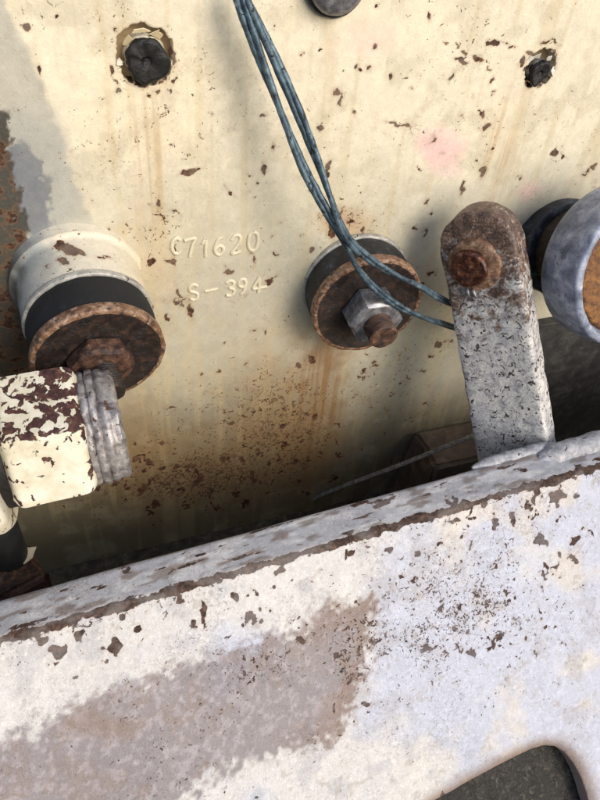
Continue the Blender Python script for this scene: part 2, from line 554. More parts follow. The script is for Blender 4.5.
c = blend(c, (214, 206, 182), sstep(100, 210, pv + (big - 0.5) * 120) * 0.85)  # the wall's downward shading put into the paint, mixed with grime
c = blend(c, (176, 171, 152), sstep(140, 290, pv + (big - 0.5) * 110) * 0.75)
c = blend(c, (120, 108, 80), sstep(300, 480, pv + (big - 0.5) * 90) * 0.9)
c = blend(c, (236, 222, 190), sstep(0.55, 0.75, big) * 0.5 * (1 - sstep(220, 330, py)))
c = blend(c, (186, 176, 148), sstep(0.5, 0.72, med) * 0.35)
c = blend(c, (196, 176, 132), sstep(0.52, 0.74, str_) * 0.30)
def blob(x, y, rx, ry, a=0, soft=0.5):
    cc, ss = math.cos(math.radians(a)), math.sin(math.radians(a))
    dx, dy = pw - x, pv - y
    return 1 - sstep(1 - soft, 1 + soft * 0.6, np.hypot((dx * cc + dy * ss) / rx, (-dx * ss + dy * cc) / ry))
# rust runs and washes
run = sstep(0.42, 0.62, fbm(mmx / 2.6, mmz / 140, 124, 3))
c = blend(c, (126, 88, 44), blob(314, 415, 27, 88, 9, 0.9) * (0.42 + 0.5 * run))
c = blend(c, (112, 74, 40), blob(327, 352, 22, 20, 0, 0.8) * 0.55)
c = blend(c, (176, 140, 92), blob(150, 150, 24, 75, -4, 0.8) * (0.06 + 0.36 * run))
c = blend(c, (178, 146, 104), blob(503, 140, 17, 60, 16, 0.8) * (0.12 + 0.42 * run))
c = blend(c, (200, 166, 118), blob(150, 235, 26, 60, -12, 0.8) * (0.15 + 0.3 * run))
c = blend(c, (176, 132, 82), blob(345, 224, 30, 15, 0, 0.8) * 0.5)
c = blend(c, (132, 100, 56), blob(195, 470, 110, 44, -10, 0.9) * (0.35 + 0.35 * med))
c = blend(c, (146, 112, 64), blob(285, 420, 70, 90, 0, 0.9) * (0.2 + 0.4 * med))
c = blend(c, (150, 116, 70), blob(130, 430, 40, 60, 0, 0.9) * 0.3)
c = blend(c, (232, 196, 188), blob(441, 150, 24, 22, 10, 0.6) * 0.95)
c = blend(c, (236, 208, 190), blob(366, 38, 32, 18, -10, 0.8) * 0.8)
c = blend(c, (226, 186, 176), blob(532, 190, 12, 10, 0, 0.8) * 0.5)
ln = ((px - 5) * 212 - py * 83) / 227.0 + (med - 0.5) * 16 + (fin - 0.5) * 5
c = blend(c, (164, 163, 154), (1 - sstep(-4, 4, ln)) * (1 - sstep(215, 250, py)) * 0.68)  # grey left of the diagonal is a cast shadow painted on
# bare grey and blackened steel at the left edge, with wall shadow painted in
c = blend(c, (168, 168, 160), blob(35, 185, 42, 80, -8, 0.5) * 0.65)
bare_and_shadow = sstep(-3, 3, poly_sd(px + (fin - .5) * 22, py + (med - .5) * 34, [(8, 158), (22, 146), (45, 172), (52, 205), (40, 240), (22, 225)]))
c = blend(c, (112, 116, 122), bare_and_shadow * (0.65 + 0.4 * fin))
black = sstep(-2, 3, poly_sd(px + (fin - .5) * 26, py + (med - .5) * 40, [(-200, 60), (-2, 96), (12, 150), (24, 215), (36, 260), (40, 330), (34, 420), (-200, 470)]))
c = blend(c, (52, 50, 44), black * (0.85 + 0.2 * fin))
c *= (0.92 + 0.16 * fin)[:, None]
CH = [(26,27,4,5,0),(38,67,3,6,-10),(59,17,2,2.5,0),(118,92,4,2.4,20),(149,96,2.4,2,0),(158,91,3,2.5,-20),(175,81,2.2,3,0),(190,171,12,3,-14),
(159,205,2.4,6,0),(150,206,2,2,0),(164,218,4.5,2.6,15),(109,229,3,2.6,30),(178,213,4,1.6,40),(230,192,5,1.4,30),
(375,47,3,4,0),(318,47,2,2,0),(301,54,2.2,1.8,0),(354,69,2.2,2.2,0),(359,69,2,2,0),(367,68,2,3,0),(343,71,1.6,2,0),(337,93,6,3,15),(343,99,1.8,6,0),(354,113,4,3.4,0),
(263,113,3.4,2.6,-30),(274,147,2.2,4.4,-15),(264,171,3,6,15),(321,127,3.4,3,30),(329,170,2.4,8,28),(395,124,10,2.2,4),(394,77,2.4,4.4,20),(258,184,2.2,1.8,0),(256,197,2,1.8,0),(200,167,2,2,0),(377,6,2,2,0),
(428,17,2.4,5,5),(447,44,3,2.6,0),(458,44,2.6,2.4,0),(464,52,2,2,0),(462,61,7,4,10),(478,57,6,3,30),(494,43,7,4,5),(508,44,7,1.5,12),(452,76,2.4,6.5,28),(488,68,2,2,0),(491,81,1.6,4,25),(483,113,4,4,20),(487,127,6,3,-30),(492,93,1.5,1.5,0),(493,149,2.4,3.4,20),(483,171,2.6,8,22),(461,187,2.4,7,15),(555,153,3.4,6,22),(563,157,2,2.4,0),(522,178,2,2.6,0),(592,167,5,2.6,-35),(587,172,2.6,1.6,-40),(418,169,3.4,2,20),(406,125,7,1.8,4),(412,131,1.2,4,0),(433,139,1.4,4,20),(463,117,1.4,2,0),
(427,202,2,2.4,0),(431,214,1.6,3,25),(425,233,2,4.6,40),(431,273,5,2.2,-12),(422,283,3,2.4,0),(416,228,2,2.4,0),
(272,279,2.4,3,0),(313,250,3,4,20),(298,365,3.4,3,0),(311,361,4.4,6.5,15),(375,365,3.2,2.8,0),(364,371,3,3,0),(362,378,2,1.8,0),(374,373,2,2,0),(439,344,4,3.4,0),(449,342,3.4,2,-20),(408,377,2,2,0),
(331,232,3.4,8,-15),(352,222,4.5,2.5,30),(364,229,3,5,0),(342,214,3,5,30),
(169,259,6,3.4,-10),(172,249,3,6,20),(229,271,4,3.6,0),(252,259,1.4,5,-25),(271,281,6,1.8,-35),(177,293,2.4,8,-15),(176,302,6,3,20),(189,310,2.4,8,-18),(167,318,3,3,0),(151,310,2,5,10),(151,263,4.4,5,20),(183,302,1.4,4,30),
(150,230,2,2,0),(136,238,1.6,2,0),(119,27,2.5,2,0),(112,70,3,8,-12),(116,82,3,5,-30),(522,62,3,6,30),(530,52,3,4,40),(545,42,5,1.8,0),(556,43,4,2.4,20),(528,68,2,5,30)]
for (mx, my, sx, sy, n, r0, r1) in [(190, 480, 58, 17, 120, 1.2, 5.2), (180, 455, 60, 26, 26, 1.2, 4.2), (262, 425, 46, 40, 26, 1.2, 4.8), (300, 440, 22, 26, 12, 1.4, 5),
                                    (390, 400, 46, 34, 14, 1.2, 2.8), (215, 370, 70, 30, 12, 1.0, 2.6), (300, 120, 190, 110, 30, 0.8, 1.9), (330, 455, 40, 20, 20, 1.2, 3), (250, 330, 90, 60, 26, 0.9, 2.2)]:
    for _ in range(n):
        r = (r0 + (r1 - r0) * random.random() ** 2.4) * 0.8
        CH.append((random.gauss(mx, sx), random.gauss(my, sy), r * random.uniform(0.9, 1.8), r * random.uniform(0.6, 1.1), random.uniform(-40, 60)))
chip = chip_field(pw * 0.25 + px * 0.75 + (fbm(mmx / 3.4, mmz / 3.4, 155, 3) - .5) * 9, pv * 0.25 + py * 0.75 + (fbm(mmx / 3.4, mmz / 3.4, 156, 3) - .5) * 9, CH, 0.62)
chip = np.maximum(chip, (1.2 - np.abs(np.hypot(P[:, 0] - H1[0], P[:, 2] - H1[2]) * 1000 - 13.6)) * 1.0 - 0.6 + (fin - 0.62) * 5)
chip = np.maximum(chip, (1.2 - np.abs(np.hypot(P[:, 0] - H2[0], P[:, 2] - H2[2]) * 1000 - 10.4)) * 1.0 - 0.6 + (fin - 0.6) * 5)
chip = np.maximum(chip, np.where(black > 0.3, (fin - 0.62) * 6, -5))
P[:, 1] = (big - 0.5) * 0.0012 + (med - 0.5) * 0.0005
rim_sel = np.zeros(len(P), bool)
Fk = F4[keep]
def gz_(x, y, sx, sy, a=0):
    cc, ss = math.cos(math.radians(a)), math.sin(math.radians(a))
    dx, dy = px - x, py - y
    return np.exp(-0.5 * (((dx * cc + dy * ss) / sx) ** 2 + ((-dx * ss + dy * cc) / sy) ** 2))
speck = -0.1 + 1.0 * gz_(185, 480, 64, 20, -8) + 0.45 * gz_(250, 430, 60, 45) + 0.35 * gz_(305, 420, 26, 70, 8) + 0.35 * gz_(400, 400, 50, 40) + 0.35 * gz_(150, 250, 14, 40) + 0.5 * gz_(350, 225, 26, 12) + 0.3 * gz_(470, 60, 40, 16) + 0.3 * gz_(400, 130, 60, 14)
speck += (big - 0.5) * 0.8 + (med - 0.5) * 0.7
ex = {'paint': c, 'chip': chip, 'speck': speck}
allv = P
for rv, dep in zip(rims, (0.0085, 0.008)):
    sel = np.zeros(len(allv), bool); sel[rv] = True
    allv, Fk, ex, _ = skirt(allv, Fk, ex, sel, np.array([0, 1.0, 0]), [0.0006, dep])
used = np.zeros(len(allv), bool); used[Fk.ravel()] = True
outer = used & ((np.abs(allv[:, 0] - ux[0]) < 1e-6) | (np.abs(allv[:, 0] - ux[-1]) < 1e-6) | (np.abs(allv[:, 2] - vz[0]) < 1e-6) | (np.abs(allv[:, 2] - vz[-1]) < 1e-6))
allv, Fk, ex, _ = skirt(allv, Fk, ex, outer, np.array([0, 1.0, 0]), [0.012])
used = np.zeros(len(allv), bool); used[Fk.ravel()] = True
remap = np.cumsum(used) - 1
panel = empty('machine_housing', Matrix.Translation((0.145, 0, -0.5)))
tag(panel, 'upright cream painted steel housing with rust chips and raised numbers behind the rubber mounts', 'housing')
OFF = np.array([0.145, 0, -0.5])
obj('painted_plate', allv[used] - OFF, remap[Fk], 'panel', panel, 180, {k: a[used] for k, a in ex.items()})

# floors of the two bolt recesses
def pt(o): return np.asarray(o)
def flat_attrs(n, color):
    return {'paint': np.repeat(lin(color)[None], n, 0), 'chip': np.full(n, -5.0), 'speck': np.full(n, -1.0)}
for Hc, R, y in ((H1, R1, 0.008), (H2, R2, 0.0075)):
    n = 48
    th = np.linspace(0, 2 * np.pi, n, endpoint=False)
    ring = [np.array([Hc[0] + k * R * 1.3 * math.cos(a), y, Hc[2] + k * R * 1.3 * math.sin(a)]) - OFF for k in (1.0, 0.5) for a in th]
    V = np.array(ring + [np.array([Hc[0], y, Hc[2]]) - OFF])
    fs = [(i, (i + 1) % n, n + (i + 1) % n, n + i) for i in range(n)] + [(n + i, n + (i + 1) % n, 2 * n) for i in range(n)]
    obj('recess_floor', V, fs, 'panel', panel, 180, flat_attrs(len(V), (170, 148, 114)))

def shard(px_, py_, y, sc, rot, tilt, color):
    rg = np.random.default_rng(int(px_ * 7 + py_))
    n = 7
    an = np.sort(rg.uniform(0, 2 * np.pi, n)); rd = rg.uniform(0.5, 1.0, n) * sc
    q = np.stack([rd * np.cos(an) * 1.5, rd * np.sin(an), 0.25 * rd * np.cos(an) ** 2], 1)
    q = np.vstack([q, q + [0, 0, 0.00035]])
    mr = np.array((Matrix.Rotation(math.radians(90 + tilt), 3, 'X') @ Matrix.Rotation(math.radians(rot), 3, 'Z')))
    q = q @ mr.T + on_y(px_, py_, y) - OFF
    f = [tuple(range(n))[::-1], tuple(range(n, 2 * n))] + [(i, (i + 1) % n, (i + 1) % n + n, i + n) for i in range(n)]
    obj('paint_shard', q, f, 'panel', panel, 20, flat_attrs(2 * n, color))
for a in [(128, 40, 0.0005, 0.0032, 20, 30, (224, 206, 166)), (140, 31, 0.0005, 0.0034, -10, 40, (226, 210, 172)), (156, 33, 0.0004, 0.0028, -30, 35, (222, 204, 164)), (119, 62, -0.0002, 0.0024, 70, 6, (232, 224, 204)),
          (529, 60, 0.0, 0.0026, 40, 20, (232, 226, 210)), (536, 56, 0.0003, 0.0028, 10, 35, (228, 222, 206)), (549, 58, 0.0004, 0.0022, -30, 30, (236, 232, 222)), (553, 70, 0.0003, 0.0024, 80, -10, (216, 214, 206))]:
    shard(*a)

# raised numbers: one mesh for each character
GL = {'C': [[(.58, .85), (.42, 1), (.2, .95), (.06, .7), (.04, .35), (.18, .06), (.42, 0), (.58, .12)]],
      '7': [[(.02, .96), (.3, 1), (.58, .98), (.42, .6), (.26, .02)]],
      '1': [[(.12, .8), (.3, 1), (.3, .5), (.3, 0)]],
      '6': [[(.5, .97), (.24, .85), (.08, .5), (.08, .2), (.3, 0), (.52, .16), (.5, .42), (.3, .52), (.1, .36)]],
      '2': [[(.05, .78), (.2, .98), (.44, .97), (.54, .75), (.35, .4), (.05, .03), (.32, .0), (.58, .04)]],
      '0': [[(.3, 1), (.1, .85), (.04, .5), (.1, .15), (.3, 0), (.5, .15), (.56, .5), (.5, .85), (.3, 1)]],
      'S': [[(.54, .85), (.34, 1), (.1, .9), (.08, .65), (.3, .52), (.52, .36), (.5, .1), (.28, 0), (.05, .14)]],
      '-': [[(-.12, .5), (.3, .5), (.75, .52)]],
      '3': [[(.06, .9), (.3, 1), (.52, .86), (.46, .62), (.26, .53), (.5, .42), (.55, .16), (.3, 0), (.04, .1)]],
      '9': [[(.52, .62), (.34, .48), (.1, .6), (.1, .86), (.3, 1), (.5, .86), (.52, .55), (.42, .2), (.24, .02)]],
      '4': [[(.44, 1), (.04, .36), (.4, .3), (.95, .28)], [(.44, .98), (.42, .4), (.4, .0)]]}
for ch, x, y, hh in [('C', 176, 246, 15), ('7', 190, 248, 18), ('1', 205.5, 248, 17), ('6', 219, 246, 18), ('2', 236, 244, 18), ('0', 253, 241, 19),
                     ('S', 193.5, 292, 17), ('-', 211, 290, 16), ('3', 230, 288, 17), ('9', 242, 286.5, 17), ('4', 257, 285, 17)]:
    c0 = on_y(x, y); hgt = hh / 1.5 / 1000
    Vs, Fs = [], []
    for st in GL[ch]:
        pts = [(c0[0] + (p[0] - 0.3) * hgt * 0.92 + (p[1] - .5) * hgt * 0.0, 0.0, c0[2] + (p[1] - 0.5) * hgt + (p[0] - .3) * hgt * 0.06) for p in st]
        Cc = catmull(pts, 5)
        v, f = tube_geo(Cc, 0.00122, 8, 0.22, int(x))
        v[:, 1] *= 0.95
        b = sum(len(q) for q in Vs)
        Vs.append(v); Fs += [tuple(i + b for i in q) for q in f]
    V = np.vstack(Vs) - OFF
    o = obj('raised_character', V, Fs, 'panel', panel, 60, flat_attrs(len(V), (214, 205, 178)))
    o['label'] = 'raised cream character ' + {'-': 'dash'}.get(ch, ch) + ' cast on the panel'

# ================================================================== the front beam
def ztop(x): return -0.3325 + 0.067 * x
YB = -0.1200
TW = 0.026                                     # width of the top strip
PHI = math.radians(47)
prof = []                                      # (dy, dz) from the back top corner, outside facing up/front
for k in range(12): prof.append((0.0, -0.125 + 0.121 * k / 11))
for k in range(1, 6):
    a = math.pi - k / 5 * math.pi / 2
    prof.append((-0.004 - 0.004 * math.cos(a), -0.004 + 0.004 * math.sin(a)))
for s in np.arange(0.005, TW - 0.004, 0.001): prof.append((-s, 0.0))
rr = 0.006
cx0 = -(TW - 0.004)
for k in range(0, 7):
    a = math.pi / 2 + (k / 6) * (PHI)
    prof.append((cx0 + rr * math.cos(a), -rr + rr * math.sin(a)))
e0 = np.array(prof[-1])
fd = np.array([-math.cos(PHI), -math.sin(PHI)])
FSTART = len(prof)
FL = 0.300
for s in np.arange(0.001, FL, 0.001): prof.append(tuple(e0 + fd * s))
prof = np.array(prof)
arc = np.concatenate([[0], np.cumsum(np.linalg.norm(np.diff(prof, axis=0), axis=1))])
bx = np.concatenate([np.arange(-0.200, 0.420, 0.00105), np.arange(0.42, 0.70, 0.004)])
U, W = np.meshgrid(bx, arc, indexing='ij')
UVb = np.stack([U.ravel(), W.ravel()], 1)
F4b = sheet_faces(len(bx), len(arc))[:, ::-1]
def beam_pt(u, s):
    dy = np.interp(s, arc, prof[:, 0]); dz = np.interp(s, arc, prof[:, 1])
    return np.stack([u, YB + dy, ztop(u) + dz], -1)
OPEN = [(418, 816), (438, 802), (468, 784), (496, 768), (518, 757), (534, 750), (546, 747), (557, 748), (567, 754), (576, 765), (583, 778), (589, 794), (594, 812), (600, 840), (596, 880), (560, 905), (470, 930), (420, 900), (405, 850)]
def open_fn(u, s):
    a, b = to_px(beam_pt(u, s))
    d = poly_sd(a, b, OPEN)
    return d * 0.0005
keepb, rimb = cut_holes(None, F4b, UVb, [open_fn], None, None)
Pb = beam_pt(UVb[:, 0], UVb[:, 1])
px, py = to_px(Pb)
u_, s_ = UVb[:, 0] * 1000, UVb[:, 1] * 1000
big = fbm(u_ / 50, s_ / 50, 41, 4); med = fbm(u_ / 12, s_ / 12, 42, 4); fin = fbm(u_ / 3.2, s_ / 3.2, 43, 3); med2 = fbm(u_ / 12, s_ / 12, 48, 4)
sF = s_ - arc[FSTART] * 1000                    # mm below the front edge
pw, pv = px + (med - 0.5) * 34 + (fin - .5) * 16, py + (med2 - 0.5) * 34 + (fin - .5) * 12
c = np.repeat(lin((207, 203, 198))[None], len(Pb), 0)
c = blend(c, (186, 190, 204), sstep(0.40, 0.62, big + (px - 330) / 700) * 0.9)  # cool sky shade towards the right put into the paint
c = blend(c, (214, 200, 176), sstep(0.5, 0.7, fbm(u_ / 30, s_ / 30, 46, 4)) * sstep(330, 520, px) * 0.5)
c = blend(c, (168, 166, 170), sstep(0.54, 0.68, med) * 0.45)
c = blend(c, (150, 140, 128), sstep(0.60, 0.72, fin) * sstep(0.45, 0.6, med2) * 0.5)
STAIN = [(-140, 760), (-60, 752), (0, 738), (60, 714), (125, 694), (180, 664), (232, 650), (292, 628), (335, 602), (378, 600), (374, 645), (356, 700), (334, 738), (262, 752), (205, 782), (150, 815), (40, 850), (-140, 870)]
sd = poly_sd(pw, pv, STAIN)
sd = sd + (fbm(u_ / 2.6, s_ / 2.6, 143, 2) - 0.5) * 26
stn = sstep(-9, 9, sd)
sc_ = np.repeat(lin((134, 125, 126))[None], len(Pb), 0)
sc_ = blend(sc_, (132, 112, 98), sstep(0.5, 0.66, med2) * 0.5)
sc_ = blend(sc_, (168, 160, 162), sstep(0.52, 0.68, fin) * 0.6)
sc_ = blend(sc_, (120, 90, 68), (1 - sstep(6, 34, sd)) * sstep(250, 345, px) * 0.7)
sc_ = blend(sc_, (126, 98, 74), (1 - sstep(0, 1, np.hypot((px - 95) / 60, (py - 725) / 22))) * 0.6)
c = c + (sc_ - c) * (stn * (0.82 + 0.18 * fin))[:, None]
# grey worn top strip, brown edge line
top = 1 - sstep(-7, -3.5, sF + (med - 0.5) * 3)
c = blend(c, (170, 170, 174), top * 0.9)
c = blend(c, (206, 204, 202), top * sstep(0.5, 0.66, fbm(u_ / 16, s_ / 4, 49, 4)) * 0.8)
c = blend(c, (112, 96, 84), top * sstep(0.58, 0.7, fbm(u_ / 18, s_ / 4, 52, 4)) * 0.7)
c = blend(c, (128, 100, 74), (1 - sstep(0, 9, -open_fn(UVb[:, 0], UVb[:, 1]) * 1000)) * 0.75)
c *= (0.88 + 0.24 * fin)[:, None]
CB = [(555,499,9,8,30),(541,540,8,6,10),(578,538,5,7,20),(559,553,3,6,-30),(571,562,4,7,-20),(543,577,4,4,0),(548,568,3,2,-40),(555,565,2,5,20),(452,503,9,4,15),(470,512,6,3,20),(455,520,8,3,-10),(112,652-3,8,8,0),(57,651,7,7,0),(100,560,7,3,-20),
      (80,636,4,4,0),(195,625,5,4,10),(165,590,10,3,-15),(215,577,6,4,-20),(345,555,4,6,0),(255,622,5,8,10),(300,640,7,4,30),(340,655,8,3,-15),(394,778,2,3,0),(393,785,2.4,2,0),(440,797,3,4,0),(512,668,5,2,40),(470,653,9,3,30),(500,635,8,2.5,-15),(430,650,8,3,-5)]
for (mx, my, sx, sy, n, r0, r1) in [(475, 605, 46, 34, 90, 0.9, 4.2), (430, 640, 50, 40, 44, 0.9, 3.6), (490, 580, 60, 40, 24, 0.8, 2.8), (390, 560, 120, 30, 16, 0.8, 2.4), (150, 610, 110, 20, 26, 0.8, 2.4), (300, 640, 60, 22, 40, 1, 3.4), (345, 660, 14, 30, 24, 1, 4)]:
    for _ in range(n):
        r = (r0 + (r1 - r0) * random.random() ** 2.4) * 0.8
        CB.append((random.gauss(mx, sx), random.gauss(my, sy), r * random.uniform(0.9, 2.0), r * random.uniform(0.6, 1.1), random.uniform(-60, 60)))
chip = chip_field(px * 0.6 + pw * 0.4 + (fbm(u_ / 4, s_ / 4, 155, 3) - .5) * 13, py * 0.6 + pv * 0.4 + (fbm(u_ / 4, s_ / 4, 156, 3) - .5) * 13, CB, 0.6)
edge = 2.7 - np.abs(sF + 3.0 + (med - 0.5) * 2.5) + (fbm(u_ / 6, s_ / 6, 61, 4) - 0.5) * 5.5
edge -= 0.5 * (1 - sstep(0.40, 0.52, fbm(u_ / 45, s_ * 0 + 3, 63, 3)))
chip = np.maximum(chip, edge)
chip = np.maximum(chip, np.where((sF > -5) & (sF < 30), (fbm(u_ / 6, s_ / 6, 66, 4) - 0.66) * 14 - sF * 0.06, -5))
chip = np.maximum(chip, np.where(top > 0.5, (fbm(u_ / 14, s_ / 3.5, 67, 4) - 0.68) * 10, -5))
lip = -open_fn(UVb[:, 0], UVb[:, 1]) * 1000
nrm = np.zeros_like(Pb); nrm[:, 1] = np.where(sF > -2, -math.sin(PHI), 0); nrm[:, 2] = np.where(sF > -2, math.cos(PHI), 1)
Pb = Pb + nrm * (((big - 0.5) * 0.0025 + (med - 0.5) * 0.0007 * sstep(-12, 0, s_ - 125) - 0.0022 * np.clip(1 - lip / 5.0, 0, 1) ** 2))[:, None]
def gz_(x, y, sx, sy, a=0):
    cc, ss = math.cos(math.radians(a)), math.sin(math.radians(a))
    dx, dy = px - x, py - y
    return np.exp(-0.5 * (((dx * cc + dy * ss) / sx) ** 2 + ((-dx * ss + dy * cc) / sy) ** 2))
speck = -0.1 + 0.50 * gz_(478, 600, 62, 42, -20) + 0.34 * gz_(430, 640, 60, 45, -20) + 0.35 * gz_(350, 650, 12, 45) + 0.3 * gz_(310, 640, 60, 18, -20) + 0.2 * gz_(540, 540, 50, 50) + 0.18 * stn
speck += (big - 0.5) * 0.5 + (med - 0.5) * 0.9 + 0.5 * np.exp(-np.abs(sF) / 6)
speck = np.where(s_ < 125, -1, speck)
exb = {'paint': c, 'chip': chip, 'speck': speck}
Fb = F4b[keepb]
sel = np.zeros(len(Pb), bool); sel[rimb[0]] = True
inn = np.array([0, math.sin(PHI), -math.cos(PHI)])
Pb, Fb, exb, _ = skirt(Pb, Fb, exb, sel, inn, [0.001, 0.009])
used = np.zeros(len(Pb), bool); used[Fb.ravel()] = True
remap = np.cumsum(used) - 1
OB = np.array([0.13, -0.2, -0.5])
beam = empty('steel_beam', Matrix.Translation(OB))
tag(beam, 'weathered white steel beam with rusty top edge and worn brown patch, crossing before the panel', 'beam')
obj('painted_shell', Pb[used] - OB, remap[Fb], 'beam', beam, 180, {k: a[used] for k, a in exb.items()})
# dark liner seen through the opening
lo = at_depth(515, 800, 0.3)
n1, n2 = 90, 60
U, W = np.meshgrid(np.linspace(0.10, 0.36, n1), np.linspace(arc[FSTART] + 0.07, arc[-1], n2), indexing='ij')
Pl = beam_pt(U.ravel(), W.ravel()) + inn * 0.016
Pl += inn * ((fbm(U.ravel() * 250, W.ravel() * 250, 71, 4) - 0.5) * 0.006)[:, None]
o = obj('inner_liner', Pl - OB, sheet_faces(n1, n2)[:, ::-1], 'gravel_dark', beam, 180)
o['label'] = 'dark mottled liner seen through the rounded opening'

# ================================================================== rubber mounts
def mount(base, axis, label, spec):
    t = empty('rubber_mount', frame(base, axis)); tag(t, label, 'mount', 'round rubber mounts bolted to the panel')
    r = spec.get('r', 0.035)
    e = spec['ex']
    lathe('back_washer', rounded_profile([(0, 0.0), (r, 0.0), (r, 0.0040), (0, 0.0040)], 0.0010), spec['back'], t, 96, 0.0002, spec['seed'])
    lathe('rubber_ring', [(0, 0.0038), (r * 0.955, 0.0038), (r * 0.972, 0.009), (r * 0.976, 0.014 + e / 2), (r * 0.96, 0.0206 + e), (0, 0.0206 + e)], spec['rubber'], t, 96, 0.0004, spec['seed'] + 1, smooth=50)
    w = lathe('front_washer', rounded_profile([(0, 0.0204 + e), (r * 1.0, 0.0204 + e), (r * 1.005, 0.0266 + e), (r * 0.95, 0.0272 + e), (r * 0.72, 0.0258 + e), (r * 0.4, 0.0256 + e), (0, 0.0256 + e)], 0.0012), spec['front'], t, 112, 0.0007, spec['seed'] + 2, smooth=50)
    w.data.materials.append(M[spec['rim']])
    mi = np.zeros(len(w.data.polygons), np.int32)
    for p in w.data.polygons:
        q = p.center
        if math.hypot(q.x, q.y) > r * 0.93: mi[p.index] = 1
    w.data.polygons.foreach_set('material_index', mi)
    nr = spec['nut_r']
    n0 = 0.0254 + e
    nut = lathe('nut', rounded_profile([(nr * 0.9, n0), (nr * 1.0, n0 + 0.0016), (nr * 1.0, n0 + spec['nut_h'] - 0.002), (nr * 0.86, n0 + spec['nut_h']), (0.004, n0 + spec['nut_h'])], 0.0006), spec['nut'], t, 72, spec['nw'], spec['seed'] + 3, hexa=True, phase=spec['ph'], smooth=28)
    z0 = n0 + spec['nut_h'] - 0.001
    br = spec['bolt_r']; bp = [(br, z0)]
    nth = int(spec['bolt_l'] / 0.0016)
    for k in range(nth):
        zz = z0 + spec['bolt_l'] * k / nth
        bp += [(br, zz + 0.0002), (br * 0.9, zz + 0.0008), (br, zz + 0.0014)]
    bp += [(br * 0.86, z0 + spec['bolt_l'] + 0.0006), (br * 0.3, z0 + spec['bolt_l'] + 0.0004), (0, z0 + spec['bolt_l'])]
    lathe('bolt', bp, spec['bolt'], nut, 40, 0.0004, spec['seed'] + 4, smooth=35)
    return t

m1 = at_depth(100, 357, 0.351)
ax1 = np.array([0.06, -0.97, -0.17]); ax1 /= np.linalg.norm(ax1)
b1 = m1 - ax1 * 0.0300
mount(b1, ax1, 'black rubber mount on a white boss with a rusty brown washer and orange nut', dict(back='pale_steel', rubber='rubber', front='dark_rust', rim='rim_rust', nut='rust', bolt='dark_rust', nut_r=0.0150, nut_h=0.011, bolt_r=0.0078, bolt_l=0.016, ph=0.3, nw=0.0024, seed=1, ex=0.0038))
# white boss under the first mount
B0 = b1 + ax1 * 0.0004
bossL = np.linalg.norm([0, B0[1], 0]) + 0.001
R = 0.0345
pr = [(R * 1.0, 0.0)] + [(R, -k * 0.002) for k in range(1, int((bossL - 0.0050) / 0.002))] + [(R + 0.003 * (1 - math.cos(k / 8 * math.pi / 2)), -bossL + 0.0050 - 0.004 * math.sin(k / 8 * math.pi / 2)) for k in range(1, 9)] + [(R + 0.0032, -bossL - 0.012)]
mw = frame(B0, ax1)
th = np.linspace(0, 2 * math.pi, 160, endpoint=False)
prr = []
for i in range(len(pr) - 1):
    a, b = np.array(pr[i]), np.array(pr[i + 1]); k = max(1, int(np.linalg.norm(b - a) / 0.0012))
    prr += [a + (b - a) * j / k for j in range(k)]
prr = np.array(prr + [np.array(pr[-1])])
T, _ = np.meshgrid(th, prr[:, 0]); Rr = np.repeat(prr[:, :1], 160, 1); Zz = np.repeat(prr[:, 1:], 160, 1)
V = np.stack([Rr * np.cos(T), Rr * np.sin(T), Zz], -1).reshape(-1, 3)
MW = np.array(mw); V = V @ MW[:3, :3].T + MW[:3, 3]
px, py = to_px(V)
fin = fbm(T.ravel() * 12, Zz.ravel() * 400, 81, 3); med = fbm(T.ravel() * 4, Zz.ravel() * 90, 82, 4)
c = np.repeat(lin((212, 204, 184))[None], len(V), 0)
c = blend(c, (226, 208, 170), sstep(110, 160, px) * 0.6)  # warm lit right side put into the boss colour
c = blend(c, (150, 156, 156), (1 - sstep(28, 62, px + (med - .5) * 40)) * 0.8)  # shaded left side of the boss painted in, darkest at its edge
c = blend(c, (72, 70, 62), (1 - sstep(10, 34, px + (med - .5) * 30)) * 0.9)
c *= (0.9 + 0.2 * fin)[:, None]
chip = chip_field(px + (med - .5) * 14, py + (fin - .5) * 8, [(66, 248, 15, 6.5, 22), (60, 261, 8, 4, 0), (104, 258, 6, 2, 0), (150, 265, 4, 6, 10), (78, 252, 8, 3, 20), (120, 240, 2, 2, 0), (45, 266, 3, 2, 0)], 0.62)
ff = []
for i in range(len(prr) - 1):
    for j in range(160):
        j2 = (j + 1) % 160
        ff.append((i * 160 + j, (i + 1) * 160 + j, (i + 1) * 160 + j2, i * 160 + j2))
o = obj('boss', V - OFF, ff, 'panel', panel, 60, {'paint': c, 'chip': chip, 'speck': np.full(len(V), 0.1)})
o['label'] = 'white round boss with a rust chip carrying a rubber mount'

m2 = at_depth(368, 307, 0.430)
ax2 = np.array([-0.06, -0.99, -0.05]); ax2 /= np.linalg.norm(ax2)
b2 = m2 - ax2 * 0.0285
M['mid_rubber'] = worn_metal('scuffed_black_rubber', [(0.34, (8, 9, 11)), (0.5, (20, 22, 26)), (0.62, (52, 56, 62)), (0.74, (104, 110, 116))], 7, (0.5, 0.75), bump=0.0002)
mount(b2, ax2, 'grey rubber mount with steel hex nut, flat on the cream panel under the wire', dict(back='pale_steel', rubber='mid_rubber', front='dark_rust', rim='rim_rust', nut='grey_steel', bolt='rust', nut_r=0.0160, nut_h=0.0185, bolt_r=0.0090, bolt_l=0.0135, ph=0.55, nw=0.0003, seed=21, ex=0.0023, r=0.0372))

